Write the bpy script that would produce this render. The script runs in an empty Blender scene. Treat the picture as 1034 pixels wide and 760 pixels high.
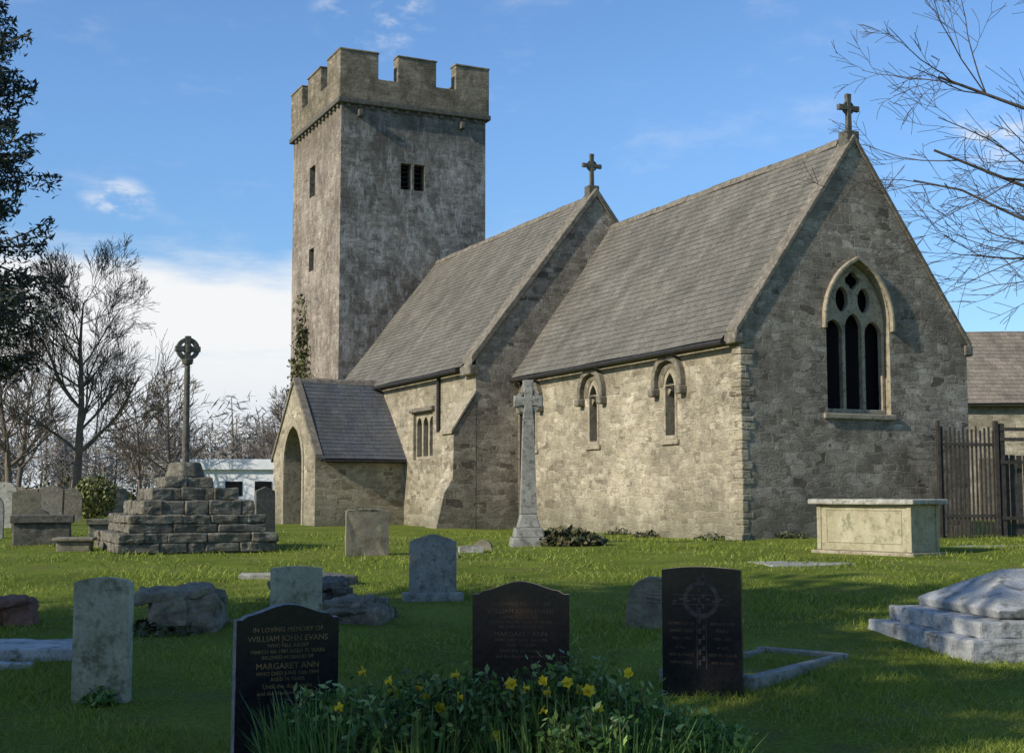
import bpy, bmesh, math, random
import numpy as np
from mathutils import Vector, Matrix
from mathutils.geometry import tessellate_polygon
R=random.Random(7); NR=np.random.default_rng(7)
scene=bpy.context.scene; col=scene.collection
CZ=0.83
# ------------------------------------------------------------ helpers
def gz(x,y):
    x=np.asarray(x,float); y=np.asarray(y,float)
    sp=1.2*np.log1p(np.exp(np.clip((20-y)/1.2,-30,30)))
    sp=np.minimum(sp,27)
    n=.018*np.sin(x*1.3+.5*y)+.015*np.sin(.9*y-x*.6+1)+.008*np.sin(3.1*x+1.7*y)
    return -.0496*sp+n
def gzf(x,y): return float(gz(x,y))
def link(o,parent=None):
    col.objects.link(o)
    if parent: o.parent=parent
    return o
def group(name,loc=(0,0,0),rz=0,parent=None,rx=0,ry=0):
    e=bpy.data.objects.new(name,None); e.empty_display_size=.3
    e.location=loc; e.rotation_euler=(rx,ry,rz); return link(e,parent)
def mk(name,V,F,mat,parent=None,smooth=False,fix=False,mi=None,uv=None):
    me=bpy.data.meshes.new(name); me.from_pydata([tuple(v) for v in V],[],F)
    for m in (mat if isinstance(mat,(list,tuple)) else [mat]): me.materials.append(m)
    if mi is not None: me.polygons.foreach_set('material_index',mi)
    if uv is not None:
        l=me.uv_layers.new(name='UVMap'); l.data.foreach_set('uv',uv)
    if fix:
        bm=bmesh.new(); bm.from_mesh(me); bmesh.ops.recalc_face_normals(bm,faces=bm.faces); bm.to_mesh(me); bm.free()
    if smooth: me.polygons.foreach_set('use_smooth',[True]*len(me.polygons))
    me.update()
    return link(bpy.data.objects.new(name,me),parent)
def bevel(o,w=.01,s=2):
    m=o.modifiers.new('b','BEVEL'); m.width=w; m.segments=s; m.limit_method='ANGLE'; return o
_tx={}
def rough(o,st=.03,size=.25,lv=3):
    m=o.modifiers.new('s','SUBSURF'); m.subdivision_type='SIMPLE'; m.levels=m.render_levels=lv
    if size not in _tx:
        t=bpy.data.textures.new('cl','CLOUDS'); t.noise_scale=size; t.noise_depth=3; _tx[size]=t
    d=o.modifiers.new('d','DISPLACE'); d.texture=_tx[size]; d.strength=st; d.mid_level=.5
    d.texture_coords='GLOBAL'
    return o
BF=[(0,3,2,1),(4,5,6,7),(0,1,5,4),(1,2,6,5),(2,3,7,6),(3,0,4,7)]
def boxv(x0,x1,y0,y1,z0,z1): return [(x0,y0,z0),(x1,y0,z0),(x1,y1,z0),(x0,y1,z0),(x0,y0,z1),(x1,y0,z1),(x1,y1,z1),(x0,y1,z1)]
def box(name,x0,x1,y0,y1,z0,z1,mat,parent=None,bv=0):
    o=mk(name,boxv(x0,x1,y0,y1,z0,z1),BF,mat,parent)
    if bv: bevel(o,bv)
    return o
def boxes(name,bl,mat,parent=None,bv=0,jit=0):
    V=[];F=[]
    for b in bl:
        k=len(V)
        for v in boxv(*b): V.append((v[0]+R.uniform(-jit,jit),v[1]+R.uniform(-jit,jit),v[2]+R.uniform(-jit,jit)))
        F+= [tuple(i+k for i in f) for f in BF]
    o=mk(name,V,F,mat,parent)
    if bv: bevel(o,bv)
    return o
def pex(name,outer,holes,fn,d0,d1,mats,parent=None,bv=0):
    loops=[outer]+list(holes)
    tess=tessellate_polygon([[Vector((u,v,0)) for u,v in l] for l in loops])
    P=[p for l in loops for p in l]; n=len(P)
    V=[fn(u,v,d0) for u,v in P]+[fn(u,v,d1) for u,v in P]
    F=[];MI=[]
    for t in tess: F.append(tuple(t)); MI.append(0)
    for t in tess: F.append(tuple(i+n for i in reversed(t))); MI.append(0)
    k=0
    for li,l in enumerate(loops):
        m=len(l)
        for i in range(m):
            a=k+i;b=k+(i+1)%m
            F.append((a,b,b+n,a+n)); MI.append(1 if li==0 else 2)
        k+=m
    if not isinstance(mats,(list,tuple)): mats=[mats]*3
    o=mk(name,V,F,mats,parent,fix=True,mi=MI)
    if bv: bevel(o,bv)
    return o
def arc_pts(cx,zs,za,hw,n=9):
    rise=za-zs; Rr=(hw*hw+rise*rise)/(2*hw); c=hw-Rr
    L=[]
    for i in range(n+1):
        z=rise*i/n; L.append((cx-(c+math.sqrt(max(Rr*Rr-z*z,0))),zs+z))
    Rt=[(2*cx-x,z) for x,z in reversed(L[:-1])]
    return L+Rt
def pointed(cx,z0,zs,za,hw,n=9): return [(cx+hw,z0),(cx-hw,z0)]+arc_pts(cx,zs,za,hw,n)
def band(cx,zs,za,hw,th,drop=0):
    o=arc_pts(cx,zs,za+th*1.3,hw+th); i=arc_pts(cx,zs,za,hw)
    return [(cx-hw-th,zs-drop)]+o+[(cx+hw+th,zs-drop),(cx+hw,zs-drop)]+i[::-1]+[(cx-hw,zs-drop)]
def foil(cx,cz,r,k=4,n=32):
    return [(cx+r*(.72+.28*abs(math.cos(k*a/2)))*math.cos(a),cz+r*(.72+.28*abs(math.cos(k*a/2)))*math.sin(a)) for a in [2*math.pi*i/n for i in range(n)]]
def tube(V,F,pts,radii,sides):
    k0=len(V)
    for i,p in enumerate(pts):
        d=(pts[min(i+1,len(pts)-1)]-pts[max(i-1,0)]).normalized()
        a=d.orthogonal().normalized() if i==0 else (a-d*a.dot(d)).normalized()
        b=d.cross(a)
        for s in range(sides):
            t=2*math.pi*s/sides; q=p+(a*math.cos(t)+b*math.sin(t))*radii[i]; V.append((q.x,q.y,q.z))
        if i:
            for s in range(sides):
                A=k0+(i-1)*sides+s;B=k0+(i-1)*sides+(s+1)%sides
                F.append((A,B,B+sides,A+sides))
def grow(V,F,p,d,L,r,depth,rng,spread=.75,up=.06,kids=5,nseg=5,tips=None,wob=.16,minr=.004,ratio=.62):
    pts=[p.copy()];rad=[r];d=d.normalized();dirs=[d]
    for i in range(nseg):
        d=(d+Vector((rng.uniform(-1,1),rng.uniform(-1,1),rng.uniform(-1,1)))*wob+Vector((0,0,up))).normalized()
        p=p+d*(L/nseg); pts.append(p.copy()); dirs.append(d); rad.append(max(r*(1-.6*(i+1)/nseg),minr))
    tube(V,F,pts,rad,7 if r>.06 else (4 if r>.03 else 3))
    if tips is not None and depth<=1: tips.extend(pts[1:])
    if depth>0:
        for k in range(kids):
            t=rng.uniform(.25,1); j=min(int(t*nseg),nseg-1)
            f=t*nseg-j; q=pts[j].lerp(pts[j+1],min(f,1))
            dd=dirs[j+1]; o=Vector((rng.gauss(0,1),rng.gauss(0,1),rng.gauss(0,1))); o=(o-dd*o.dot(dd)).normalized()
            grow(V,F,q,dd+o*spread*rng.uniform(.6,1.2),L*ratio*rng.uniform(.75,1.15)*(1.15-.4*t),max(r*(1-.6*t)*.58,minr),depth-1,rng,spread,up,kids,max(3,nseg-1),tips,wob,minr,ratio)
def leafV(C,size,asp=1.8,flat=0.,rng=NR):
    n=len(C); a=rng.normal(size=(n,3)); a[:,2]*=(1-flat); a/=np.linalg.norm(a,axis=1)[:,None]
    b=rng.normal(size=(n,3)); b-=a*(a*b).sum(1)[:,None]; b/=np.linalg.norm(b,axis=1)[:,None]
    s=size*rng.uniform(.6,1.3,size=(n,1)); a=a*s*asp*.5; b=b*s*.5
    V=np.stack([C-a,C+b*.9,C+a,C-b*.9],1).reshape(-1,3); return V
def quadF(n): return np.arange(n*4).reshape(-1,4).tolist()
# ------------------------------------------------------------ materials
def nmat(name,rough_=.9,spec=.3):
    m=bpy.data.materials.new(name); m.use_nodes=True; nt=m.node_tree; b=nt.nodes['Principled BSDF']
    b.inputs['Roughness'].default_value=rough_; b.inputs['Specular IOR Level'].default_value=spec
    return m,nt,b
def N(nt,t,**k):
    n=nt.nodes.new(t)
    for a,v in k.items(): setattr(n,a,v)
    return n
def noise(nt,vec,scale,detail=5,rough_=.6):
    n=N(nt,'ShaderNodeTexNoise'); n.inputs['Scale'].default_value=scale; n.inputs['Detail'].default_value=min(detail,5); n.inputs['Roughness'].default_value=rough_
    if vec is not None: nt.links.new(vec,n.inputs['Vector'])
    return n
def ramp(nt,fac,stops,interp=None):
    r=N(nt,'ShaderNodeValToRGB'); e=r.color_ramp.elements
    if interp: r.color_ramp.interpolation=interp
    while len(e)<len(stops): e.new(.5)
    for i,(p,c) in enumerate(stops):
        e[i].position=p; e[i].color=(c[0],c[1],c[2],1) if isinstance(c,(tuple,list)) else (c,c,c,1)
    nt.links.new(fac,r.inputs[0]); return r.outputs[0]
def mix(nt,fac,a,b,mode='MIX'):
    m=N(nt,'ShaderNodeMix',data_type='RGBA',blend_type=mode)
    for s,v in ((0,fac),(6,a),(7,b)):
        if hasattr(v,'is_linked') or hasattr(v,'links'): nt.links.new(v,m.inputs[s])
        elif s==0: m.inputs[0].default_value=v
        else: m.inputs[s].default_value=(*v,1)
    return m.outputs[2]
def mapping(nt,vec,sc,loc=(0,0,0)):
    m=N(nt,'ShaderNodeMapping'); m.inputs['Scale'].default_value=sc; m.inputs['Location'].default_value=loc; nt.links.new(vec,m.inputs[0]); return m.outputs[0]
def bump(nt,b,h,st=.5,dist=.02):
    n=N(nt,'ShaderNodeBump'); n.inputs['Strength'].default_value=st; n.inputs['Distance'].default_value=dist
    nt.links.new(h,n.inputs['Height']); nt.links.new(n.outputs[0],b.inputs['Normal'])
def mth(nt,op,a,b=None,c=None):
    m=N(nt,'ShaderNodeMath',operation=op)
    for i,v in enumerate((a,b,c)):
        if v is None: continue
        if hasattr(v,'links'): nt.links.new(v,m.inputs[i])
        else: m.inputs[i].default_value=v
    return m.outputs[0]
def rubble(name,cols,mortar,k=1.12,stain=(.16,.15,.12),stainamt=.5,streak=None,streakamt=.5,dstreak=.55,bst=.65,lichen=(.46,.43,.36),lich=.45,topdark=None,mort=1.):
    """roughly coursed rubble: two sizes of warped coursing mixed in patches"""
    m,nt,b=nmat(name,.95,.08); L=nt.links.new
    oc=N(nt,'ShaderNodeTexCoord').outputs['Object']
    s0=N(nt,'ShaderNodeSeparateXYZ'); L(oc,s0.inputs[0])
    cb=N(nt,'ShaderNodeCombineXYZ'); L(mth(nt,'ADD',s0.outputs[0],s0.outputs[1]),cb.inputs[0]); L(s0.outputs[2],cb.inputs[1])
    def warp(vec,sc,amt,det):
        dn=noise(nt,oc,sc,det,.6); sb=N(nt,'ShaderNodeVectorMath',operation='SUBTRACT'); L(dn.outputs['Color'],sb.inputs[0]); sb.inputs[1].default_value=(.5,.5,.5)
        d=N(nt,'ShaderNodeVectorMath',operation='MULTIPLY_ADD'); L(sb.outputs[0],d.inputs[0]); d.inputs[1].default_value=(amt*1.6,amt,0); L(vec,d.inputs[2]); return d.outputs[0]
    v=warp(warp(cb.outputs[0],.9,.36,2),6.0,.095,4)
    def brick(w_,h_,loc):
        br=N(nt,'ShaderNodeTexBrick',offset=.5,offset_frequency=2,squash=.62,squash_frequency=3); L(mapping(nt,v,(1,1,1),loc),br.inputs['Vector'])
        for a_,x_ in (('Scale',1),('Brick Width',w_*k),('Row Height',h_*k),('Mortar Size',.014*k),('Mortar Smooth',.5),('Bias',0)): br.inputs[a_].default_value=x_
        br.inputs['Color1'].default_value=(0,0,0,1); br.inputs['Color2'].default_value=(1,1,1,1); br.inputs['Mortar'].default_value=(.5,.5,.5,1); return br
    A_=brick(.31,.125,(0,0,0)); B_=brick(.44,.20,(3.3,1.7,0))
    pn=noise(nt,mapping(nt,oc,(1,1,1.7),(2,8,5)),2.1,3,.6); pm=ramp(nt,pn.outputs[0],[(.495,0.),(.515,1.)])
    rnd=mix(nt,pm,A_.outputs[0],B_.outputs[0]); edge=mix(nt,pm,A_.outputs['Fac'],B_.outputs['Fac'])
    c=ramp(nt,rnd,[(i/(len(cols)-1),cc) for i,cc in enumerate(cols)])
    midn=noise(nt,mapping(nt,oc,(1,1,1.6),(4,2,8)),3.6,5,.78); c=mix(nt,.7,c,ramp(nt,midn.outputs[0],[(.3,.5),(.7,1.45)]),'MULTIPLY')
    fine=noise(nt,oc,26,5,.75); c=mix(nt,.75,c,ramp(nt,fine.outputs[0],[(.28,.45),(.72,1.5)]),'MULTIPLY')
    big=noise(nt,mapping(nt,oc,(.75,.75,.5)),1.6,5,.75); bigf=big.outputs[0]
    em=mth(nt,'MULTIPLY',edge,ramp(nt,midn.outputs[0],[(.36,.35*mort),(.58,1.*mort)]))
    c=mix(nt,em,c,mortar)
    li=noise(nt,mapping(nt,oc,(1,1,1.2),(9,9,1)),5.5,5,.78); c=mix(nt,ramp(nt,li.outputs[0],[(.57,0.),(.67,lich)]),c,lichen)
    dk=noise(nt,mapping(nt,oc,(1,1,1.1),(19,5,3)),4.2,5,.8); c=mix(nt,ramp(nt,dk.outputs[0],[(.56,0.),(.67,.6)]),c,(stain[0]*.6,stain[1]*.6,stain[2]*.6))
    c=mix(nt,ramp(nt,bigf,[(.46,0.),(.62,stainamt)]),c,stain)
    c=mix(nt,.9,c,ramp(nt,noise(nt,mapping(nt,oc,(1,1,1),(2,8,5)),.8,4,.6).outputs[0],[(.32,1.25),(.68,.7)]),'MULTIPLY')
    if streak:
        st=noise(nt,mapping(nt,oc,(1.7,1.7,.55),(3,1,4)),1.9,5,.8); c=mix(nt,ramp(nt,st.outputs[0],[(.51,0.),(.60,streakamt)]),c,streak)
        st2=noise(nt,mapping(nt,oc,(1.8,1.8,.6),(13,11,2)),1.7,5,.8); c=mix(nt,ramp(nt,st2.outputs[0],[(.5,0.),(.64,dstreak)]),c,(.085,.078,.065))
    r_=N(nt,'ShaderNodeMapRange'); L(mth(nt,'MULTIPLY_ADD',midn.outputs[0],-1.2,s0.outputs[2]),r_.inputs[0]); r_.inputs[1].default_value=-.6; r_.inputs[2].default_value=.25; r_.inputs[3].default_value=.55; r_.inputs[4].default_value=0
    c=mix(nt,r_.outputs[0],c,(.13,.125,.08))
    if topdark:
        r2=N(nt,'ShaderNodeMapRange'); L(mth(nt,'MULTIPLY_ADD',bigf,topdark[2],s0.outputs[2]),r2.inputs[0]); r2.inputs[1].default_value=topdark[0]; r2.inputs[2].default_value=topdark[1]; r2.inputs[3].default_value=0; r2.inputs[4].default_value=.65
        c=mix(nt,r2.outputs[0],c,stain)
    L(c,b.inputs['Base Color'])
    h=mth(nt,'MULTIPLY_ADD',edge,-1.1,fine.outputs[0]); h2=mth(nt,'MULTIPLY_ADD',rnd,.55,h); h3=mth(nt,'MULTIPLY_ADD',midn.outputs[0],1.2,h2)
    bump(nt,b,h3,bst,.03); return m
def mottled(name,c1,c2,c3=None,scale=6,rough_=.9,bst=.3,spec=.3,coord='Object',fine=40):
    m,nt,b=nmat(name,rough_,spec); oc=N(nt,'ShaderNodeTexCoord').outputs[coord]
    n1=noise(nt,oc,scale,5,.65); c=ramp(nt,n1.outputs[0],[(.32,c1),(.66,c2)])
    if c3:
        n2=noise(nt,mapping(nt,oc,(1,1,1),(5,9,2)),scale*1.9,5,.7); c=mix(nt,ramp(nt,n2.outputs[0],[(.52,0.),(.64,.9)]),c,c3)
    n3=noise(nt,oc,fine,3,.7); c=mix(nt,.6,c,ramp(nt,n3.outputs[0],[(.25,.6),(.75,1.35)]),'MULTIPLY')
    nt.links.new(c,b.inputs['Base Color'])
    if bst: bump(nt,b,n3.outputs[0],bst,.01)
    return m
def leafmat(name,c1,c2,c3,trans=.25,rough_=.55):
    m,nt,b=nmat(name,rough_,.25)
    g=N(nt,'ShaderNodeNewGeometry'); c=ramp(nt,g.outputs['Random Per Island'],[(0,c1),(.5,c2),(1,c3)])
    oc=N(nt,'ShaderNodeTexCoord').outputs['Object']
    c=mix(nt,.7,c,ramp(nt,noise(nt,oc,.8,3).outputs[0],[(.3,.6),(.7,1.35)]),'MULTIPLY')
    nt.links.new(c,b.inputs['Base Color'])
    if trans:
        t=N(nt,'ShaderNodeBsdfTranslucent'); nt.links.new(c,t.inputs[0]); ms=N(nt,'ShaderNodeMixShader'); ms.inputs[0].default_value=trans
        out=nt.nodes['Material Output']; nt.links.new(b.outputs[0],ms.inputs[1]); nt.links.new(t.outputs[0],ms.inputs[2]); nt.links.new(ms.outputs[0],out.inputs[0])
    return m
def slate(name,c1,c2,lich,bw=.3,rh=.22,mort=(.075,.07,.06)):
    m,nt,b=nmat(name,.8,.15); L=nt.links.new
    uv=N(nt,'ShaderNodeTexCoord').outputs['UV']
    br=N(nt,'ShaderNodeTexBrick'); L(uv,br.inputs['Vector']); br.inputs['Scale'].default_value=1; br.inputs['Brick Width'].default_value=bw; br.inputs['Row Height'].default_value=rh
    br.inputs['Mortar Size'].default_value=.005; br.inputs['Color1'].default_value=(*c1,1); br.inputs['Color2'].default_value=(*c2,1); br.inputs['Mortar'].default_value=(*mort,1); br.inputs['Bias'].default_value=0
    n=noise(nt,uv,1.0,5,.7); c=mix(nt,.85,br.outputs[0],ramp(nt,n.outputs[0],[(.3,.66),(.7,1.3)]),'MULTIPLY')
    n2=noise(nt,mapping(nt,uv,(1.4,.5,1)),1.6,5,.78); c=mix(nt,ramp(nt,n2.outputs[0],[(.48,0.),(.68,.6)]),c,lich)
    n4=noise(nt,mapping(nt,uv,(1.,.35,1),(6,2,0)),1.3,5,.78); c=mix(nt,ramp(nt,n4.outputs[0],[(.48,0.),(.66,.55)]),c,(.085,.08,.062))
    n3=noise(nt,uv,16,4,.75); c=mix(nt,.8,c,ramp(nt,n3.outputs[0],[(.3,.6),(.7,1.4)]),'MULTIPLY')
    L(c,b.inputs['Base Color']); bump(nt,b,n3.outputs[0],.4,.01); return m

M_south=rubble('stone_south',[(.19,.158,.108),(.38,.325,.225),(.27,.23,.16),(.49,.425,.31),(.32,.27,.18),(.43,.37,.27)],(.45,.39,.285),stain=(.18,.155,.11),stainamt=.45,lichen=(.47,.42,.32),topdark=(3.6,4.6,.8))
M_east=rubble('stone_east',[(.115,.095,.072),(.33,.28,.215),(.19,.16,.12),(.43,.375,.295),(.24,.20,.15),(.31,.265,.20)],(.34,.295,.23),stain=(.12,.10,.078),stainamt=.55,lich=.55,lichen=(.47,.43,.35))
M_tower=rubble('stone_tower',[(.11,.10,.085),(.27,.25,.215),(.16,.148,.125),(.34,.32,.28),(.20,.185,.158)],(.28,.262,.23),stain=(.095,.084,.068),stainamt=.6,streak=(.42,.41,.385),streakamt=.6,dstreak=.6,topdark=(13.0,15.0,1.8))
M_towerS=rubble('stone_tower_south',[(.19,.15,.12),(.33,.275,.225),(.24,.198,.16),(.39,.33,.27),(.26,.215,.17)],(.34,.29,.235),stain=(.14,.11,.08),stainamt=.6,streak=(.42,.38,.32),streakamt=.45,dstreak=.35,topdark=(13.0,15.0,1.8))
M_para=rubble('stone_parapet',[(.16,.135,.09),(.27,.23,.165),(.21,.175,.12),(.31,.265,.195)],(.24,.205,.15),k=1.3,stain=(.10,.085,.055),stainamt=.8)
M_dress=mottled('dressed_stone',(.24,.20,.135),(.38,.325,.23),(.14,.12,.085),5,.9,.5)
M_dark=mottled('weathered_coping',(.10,.088,.065),(.20,.172,.13),(.29,.255,.195),5,.9,.5)
M_step=mottled('step_stone',(.065,.058,.04),(.17,.152,.115),(.28,.26,.205),5,.95,.7)
M_shaft=mottled('dark_shaft_stone',(.065,.058,.045),(.13,.12,.095),(.18,.17,.14),8,.9,.5)
M_pale=mottled('pale_stone',(.25,.235,.19),(.44,.415,.35),(.15,.15,.11),5,.9,.4)
M_war=mottled('portland_headstone',(.24,.235,.15),(.42,.40,.30),(.13,.13,.07),3.5,.9,.4)
M_grey=mottled('grey_stone',(.17,.165,.14),(.31,.30,.26),(.11,.108,.085),6,.9,.4)
M_brown=mottled('brown_stone',(.12,.10,.07),(.26,.22,.16),(.20,.21,.12),6,.95,.5)
M_ledger=mottled('limestone_slab',(.22,.22,.205),(.44,.44,.42),(.11,.11,.09),3.0,.9,.7)
M_blk=mottled('black_granite',(.010,.010,.012),(.022,.020,.020),None,30,.2,0,.4,fine=160)
M_brg=mottled('dark_brown_granite',(.022,.014,.011),(.045,.028,.022),None,30,.24,0,.4,fine=160)
M_cut=mottled('rough_granite_edge',(.12,.12,.12),(.28,.28,.28),None,30,.9,.5)
M_gold=mottled('gold_letter',(.05,.033,.015),(.33,.21,.07),None,7,.55,0)
M_slate=slate('slate_roof',(.128,.117,.096),(.165,.151,.124),(.22,.198,.155),.28,.16)
M_slateP=slate('slate_porch',(.075,.080,.088),(.105,.110,.116),(.16,.155,.14),.28,.16,(.05,.05,.05))
M_tile=slate('brown_stone_tiles',(.19,.155,.12),(.27,.22,.165),(.28,.24,.17),.3,.25)
M_glass,_nt,_b=nmat('dark_leaded_glass',.6,.08); _b.inputs['Base Color'].default_value=(.008,.008,.009,1)
M_in,_nt,_b=nmat('dark_interior',.9,.05); _b.inputs['Base Color'].default_value=(.010,.009,.008,1)
M_iron=mottled('iron',(.015,.015,.015),(.04,.035,.03),None,10,.6,.2)
M_wood=mottled('weathered_wood',(.07,.055,.04),(.16,.13,.10),None,8,.85,.4)
M_fence=mottled('dark_fence_wood',(.025,.022,.018),(.062,.054,.046),None,8,.85,.4)
M_white=mottled('white_render',(.70,.71,.72),(.82,.82,.82),None,4,.8,.1)
M_bark=mottled('bark',(.08,.068,.052),(.20,.17,.135),(.14,.14,.09),5,.95,.6)
M_twig=mottled('twig_bark',(.05,.040,.032),(.10,.082,.065),None,3,.95,.1)
M_btree=mottled('bare_tree_bark',(.10,.077,.058),(.19,.15,.115),None,3,.95,.1)
M_con=leafmat('conifer_needles',(.022,.033,.028),(.04,.055,.042),(.07,.08,.06),0)
M_yew=leafmat('yew_foliage',(.02,.04,.015),(.04,.07,.025),(.06,.10,.035),0)
M_blade=leafmat('grass_blades',(.15,.195,.02),(.215,.27,.03),(.32,.34,.08),.3)
M_daf=leafmat('daffodil_leaves',(.05,.11,.028),(.10,.19,.045),(.19,.28,.09),.2,.4)
M_shrub=leafmat('shrub_leaves',(.03,.08,.016),(.09,.17,.035),(.27,.36,.12),.15,.35)
M_ivy=leafmat('ivy_leaves',(.03,.045,.015),(.08,.08,.03),(.15,.12,.06),0)
M_pet=leafmat('daffodil_petals',(.75,.58,.03),(.82,.66,.05),(.80,.50,.02),.3)
M_far=leafmat('winter_twigs',(.13,.11,.09),(.20,.17,.145),(.27,.24,.21),0)
M_hedge=leafmat('hedge_leaves',(.04,.05,.02),(.08,.085,.04),(.13,.12,.07),0)
m,nt,b=nmat('grass_ground',.95,.1); M_ground=m
oc=N(nt,'ShaderNodeTexCoord').outputs['Object']
n1=noise(nt,oc,.5,5,.75); c=ramp(nt,n1.outputs[0],[(.3,(.095,.13,.015)),(.5,(.16,.205,.024)),(.7,(.24,.265,.05))])
n2=noise(nt,oc,2.2,5,.8); c=mix(nt,ramp(nt,n2.outputs[0],[(.5,0.),(.68,.75)]),c,(.165,.14,.055))
n3=noise(nt,oc,35,4,.8); c=mix(nt,.9,c,ramp(nt,n3.outputs[0],[(.3,.45),(.7,1.5)]),'MULTIPLY')
nt.links.new(c,b.inputs['Base Color']); bump(nt,b,n3.outputs[0],.9,.05)
# ------------------------------------------------------------ ground
def axis(lo,hi,dense_lo,dense_hi,st):
    a=list(np.arange(dense_lo,dense_hi+1e-6,st)); s=st; x=dense_hi
    while x<hi: s*=1.35; x+=s; a.append(min(x,hi))
    s=st; x=dense_lo
    while x>lo: s*=1.35; x-=s; a.insert(0,max(x,lo))
    return np.array(a)
ax=axis(-1500,1500,-14,14,.35); ay=axis(-200,3000,-4,34,.35)
X,Y=np.meshgrid(ax,ay); Z=gz(X,Y)
V=np.stack([X,Y,Z],-1).reshape(-1,3).tolist(); w=len(ax)
F=[(j*w+i,j*w+i+1,(j+1)*w+i+1,(j+1)*w+i) for j in range(len(ay)-1) for i in range(w-1)]
mk('grass_ground',V,F,M_ground,smooth=True)
TH=math.atan2(.421,.907); C0=(4.30,25.0); nx,ny=math.cos(TH),math.sin(TH)
def tolocal(x,y):
    dx=x-C0[0];dy=y-C0[1]; return dx*nx+dy*ny, -dx*ny+dy*nx
def grass(n,y0,y1,h,wd):
    y=NR.uniform(y0,y1,n); x=NR.uniform(-.42,.42,n)*y
    t,s=tolocal(x,y); dens=np.sin(x*2.1+y)+np.sin(y*1.7-x*1.1)+.8*np.sin(4.3*x+2.9*y)
    ok=~((t>-.02)&(s>-.02))&(NR.uniform(-2.6,2.5,n)<dens+.9); x=x[ok];y=y[ok];dens=dens[ok];n=len(x)
    hh=h*NR.uniform(.35,1.4,n)*(1+.3*dens)
    a=NR.uniform(0,2*np.pi,n); wx=np.cos(a)*wd*.5; wy=np.sin(a)*wd*.5
    z=gz(x,y)-.004; l=NR.normal(0,.7,(n,2))*hh[:,None]
    P=np.stack([np.stack([x-wx,y-wy,z],1),np.stack([x+wx,y+wy,z],1),np.stack([x+l[:,0],y+l[:,1],z+hh],1)],1)
    return P.reshape(-1,3)
G=np.concatenate([grass(80000,6.2,11,.038,.008),grass(55000,11,17,.042,.012),grass(32000,17,30,.045,.02)])
mk('grass',G.tolist(),np.arange(len(G)).reshape(-1,3).tolist(),M_blade)
# ------------------------------------------------------------ church
ch=group('stone_church',(C0[0],C0[1],0),TH)
fS=lambda t0:(lambda u,v,d:(t0+d,u,v))
fE=lambda s0:(lambda u,v,d:(u,s0+d,v))
def roof(name,p0,al,up,length,sl,mat,parent=ch,rh=.16,th=.09,st=.009):
    p0=Vector(p0);al=Vector(al).normalized();up=Vector(up).normalized();nn=al.cross(up)
    if nn.z<0: nn=-nn
    V=[];F=[];UV=[]
    k=int(math.ceil(sl/rh)); nl=max(1,int(length/.6))
    rr=random.Random(len(name))
    sag=lambda x,y:-.04*math.sin(math.pi*min(max(x/length,0),1))*math.sin(math.pi*min(max(y/sl,0),1))+.010*math.sin(x*1.7+y*2.3)
    for i in range(k):
        y0=i*rh;y1=min((i+1)*rh,sl)
        for j in range(nl):
            x0=length*j/nl;x1=length*(j+1)/nl; e=st+rr.uniform(-.003,.003)
            for (x,y,z) in ((x0,y0,e),(x1,y0,e),(x1,y1,0),(x0,y1,0),(x0,y0,-.01),(x1,y0,-.01)):
                V.append(p0+al*x+up*y+nn*(z+sag(x,y)+.02))
            b=len(V)-6
            F.append((b,b+1,b+2,b+3)); UV+=[x0,y0,x1,y0,x1,y1,x0,y1]
            F.append((b+4,b+5,b+1,b)); UV+=[x0,y0,x1,y0,x1,y0,x0,y0]
    b=len(V)
    for z in (-.035,-th):
        for x,y in ((0,.01),(length,.01),(length,sl),(0,sl)): V.append(p0+al*x+up*y+nn*z)
    for f in [(b,b+1,b+2,b+3),(b+7,b+6,b+5,b+4),(b,b+4,b+5,b+1),(b+1,b+5,b+6,b+2),(b+2,b+6,b+7,b+3),(b+3,b+7,b+4,b)]:
        F.append(f); UV+=[0,0,.1,0,.1,.1,0,.1]
    return mk(name,V,F,mat,parent,uv=UV)
def ridge(name,p0,al,length,parent=ch,mat=M_dark):
    p0=Vector(p0);al=Vector(al).normalized();side=al.cross(Vector((0,0,1)))
    V=[];F=[];n=int(length/.45);prof=[(-.13,-.15),(-.08,-.03),(0,.03),(.08,-.03),(.13,-.15)]
    for i in range(n):
        b=len(V);dz=R.uniform(-.01,.01)
        for x in (length*i/n+.006,length*(i+1)/n-.006):
            for a,z in prof: V.append(p0+al*x+side*a+Vector((0,0,z+dz)))
        for q in range(4): F.append((b+q,b+q+1,b+q+6,b+q+5))
        F+= [(b+4,b+3,b+2,b+1,b),(b+5,b+6,b+7,b+8,b+9)]
    return mk(name,V,F,mat,parent,fix=True)
def coping(name,tA,tB,zE,m_,th,s0,s1,mat=M_dark,ov=.14):
    tm=(tA+tB)/2; za=zE+m_*(tm-tA)
    a=(tA-ov,zE-ov*m_);c_=(tB+ov,zE-ov*m_)
    outer=[a,(tm,za),c_,(c_[0],c_[1]+th),(tm,za+th),(a[0],a[1]+th)]
    return pex(name,outer,[],fE(s0),s1-s0,0,mat,ch,bv=.015)
W=5.56;LC=9.8;mC=3.9/2.78
lan=[(2.51,),(5.81,),(8.99,)]
def lhole(c): return pointed(c,2.05,3.02,3.32,.2,6)
holes=[lhole(c[0]) for c in lan]
pex('chancel_south_wall',[(.6,-.4),(LC,-.4),(LC,3.95),(.6,3.95)],holes,fS(0),0,.6,[M_south,M_south,M_dress],ch)
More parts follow.
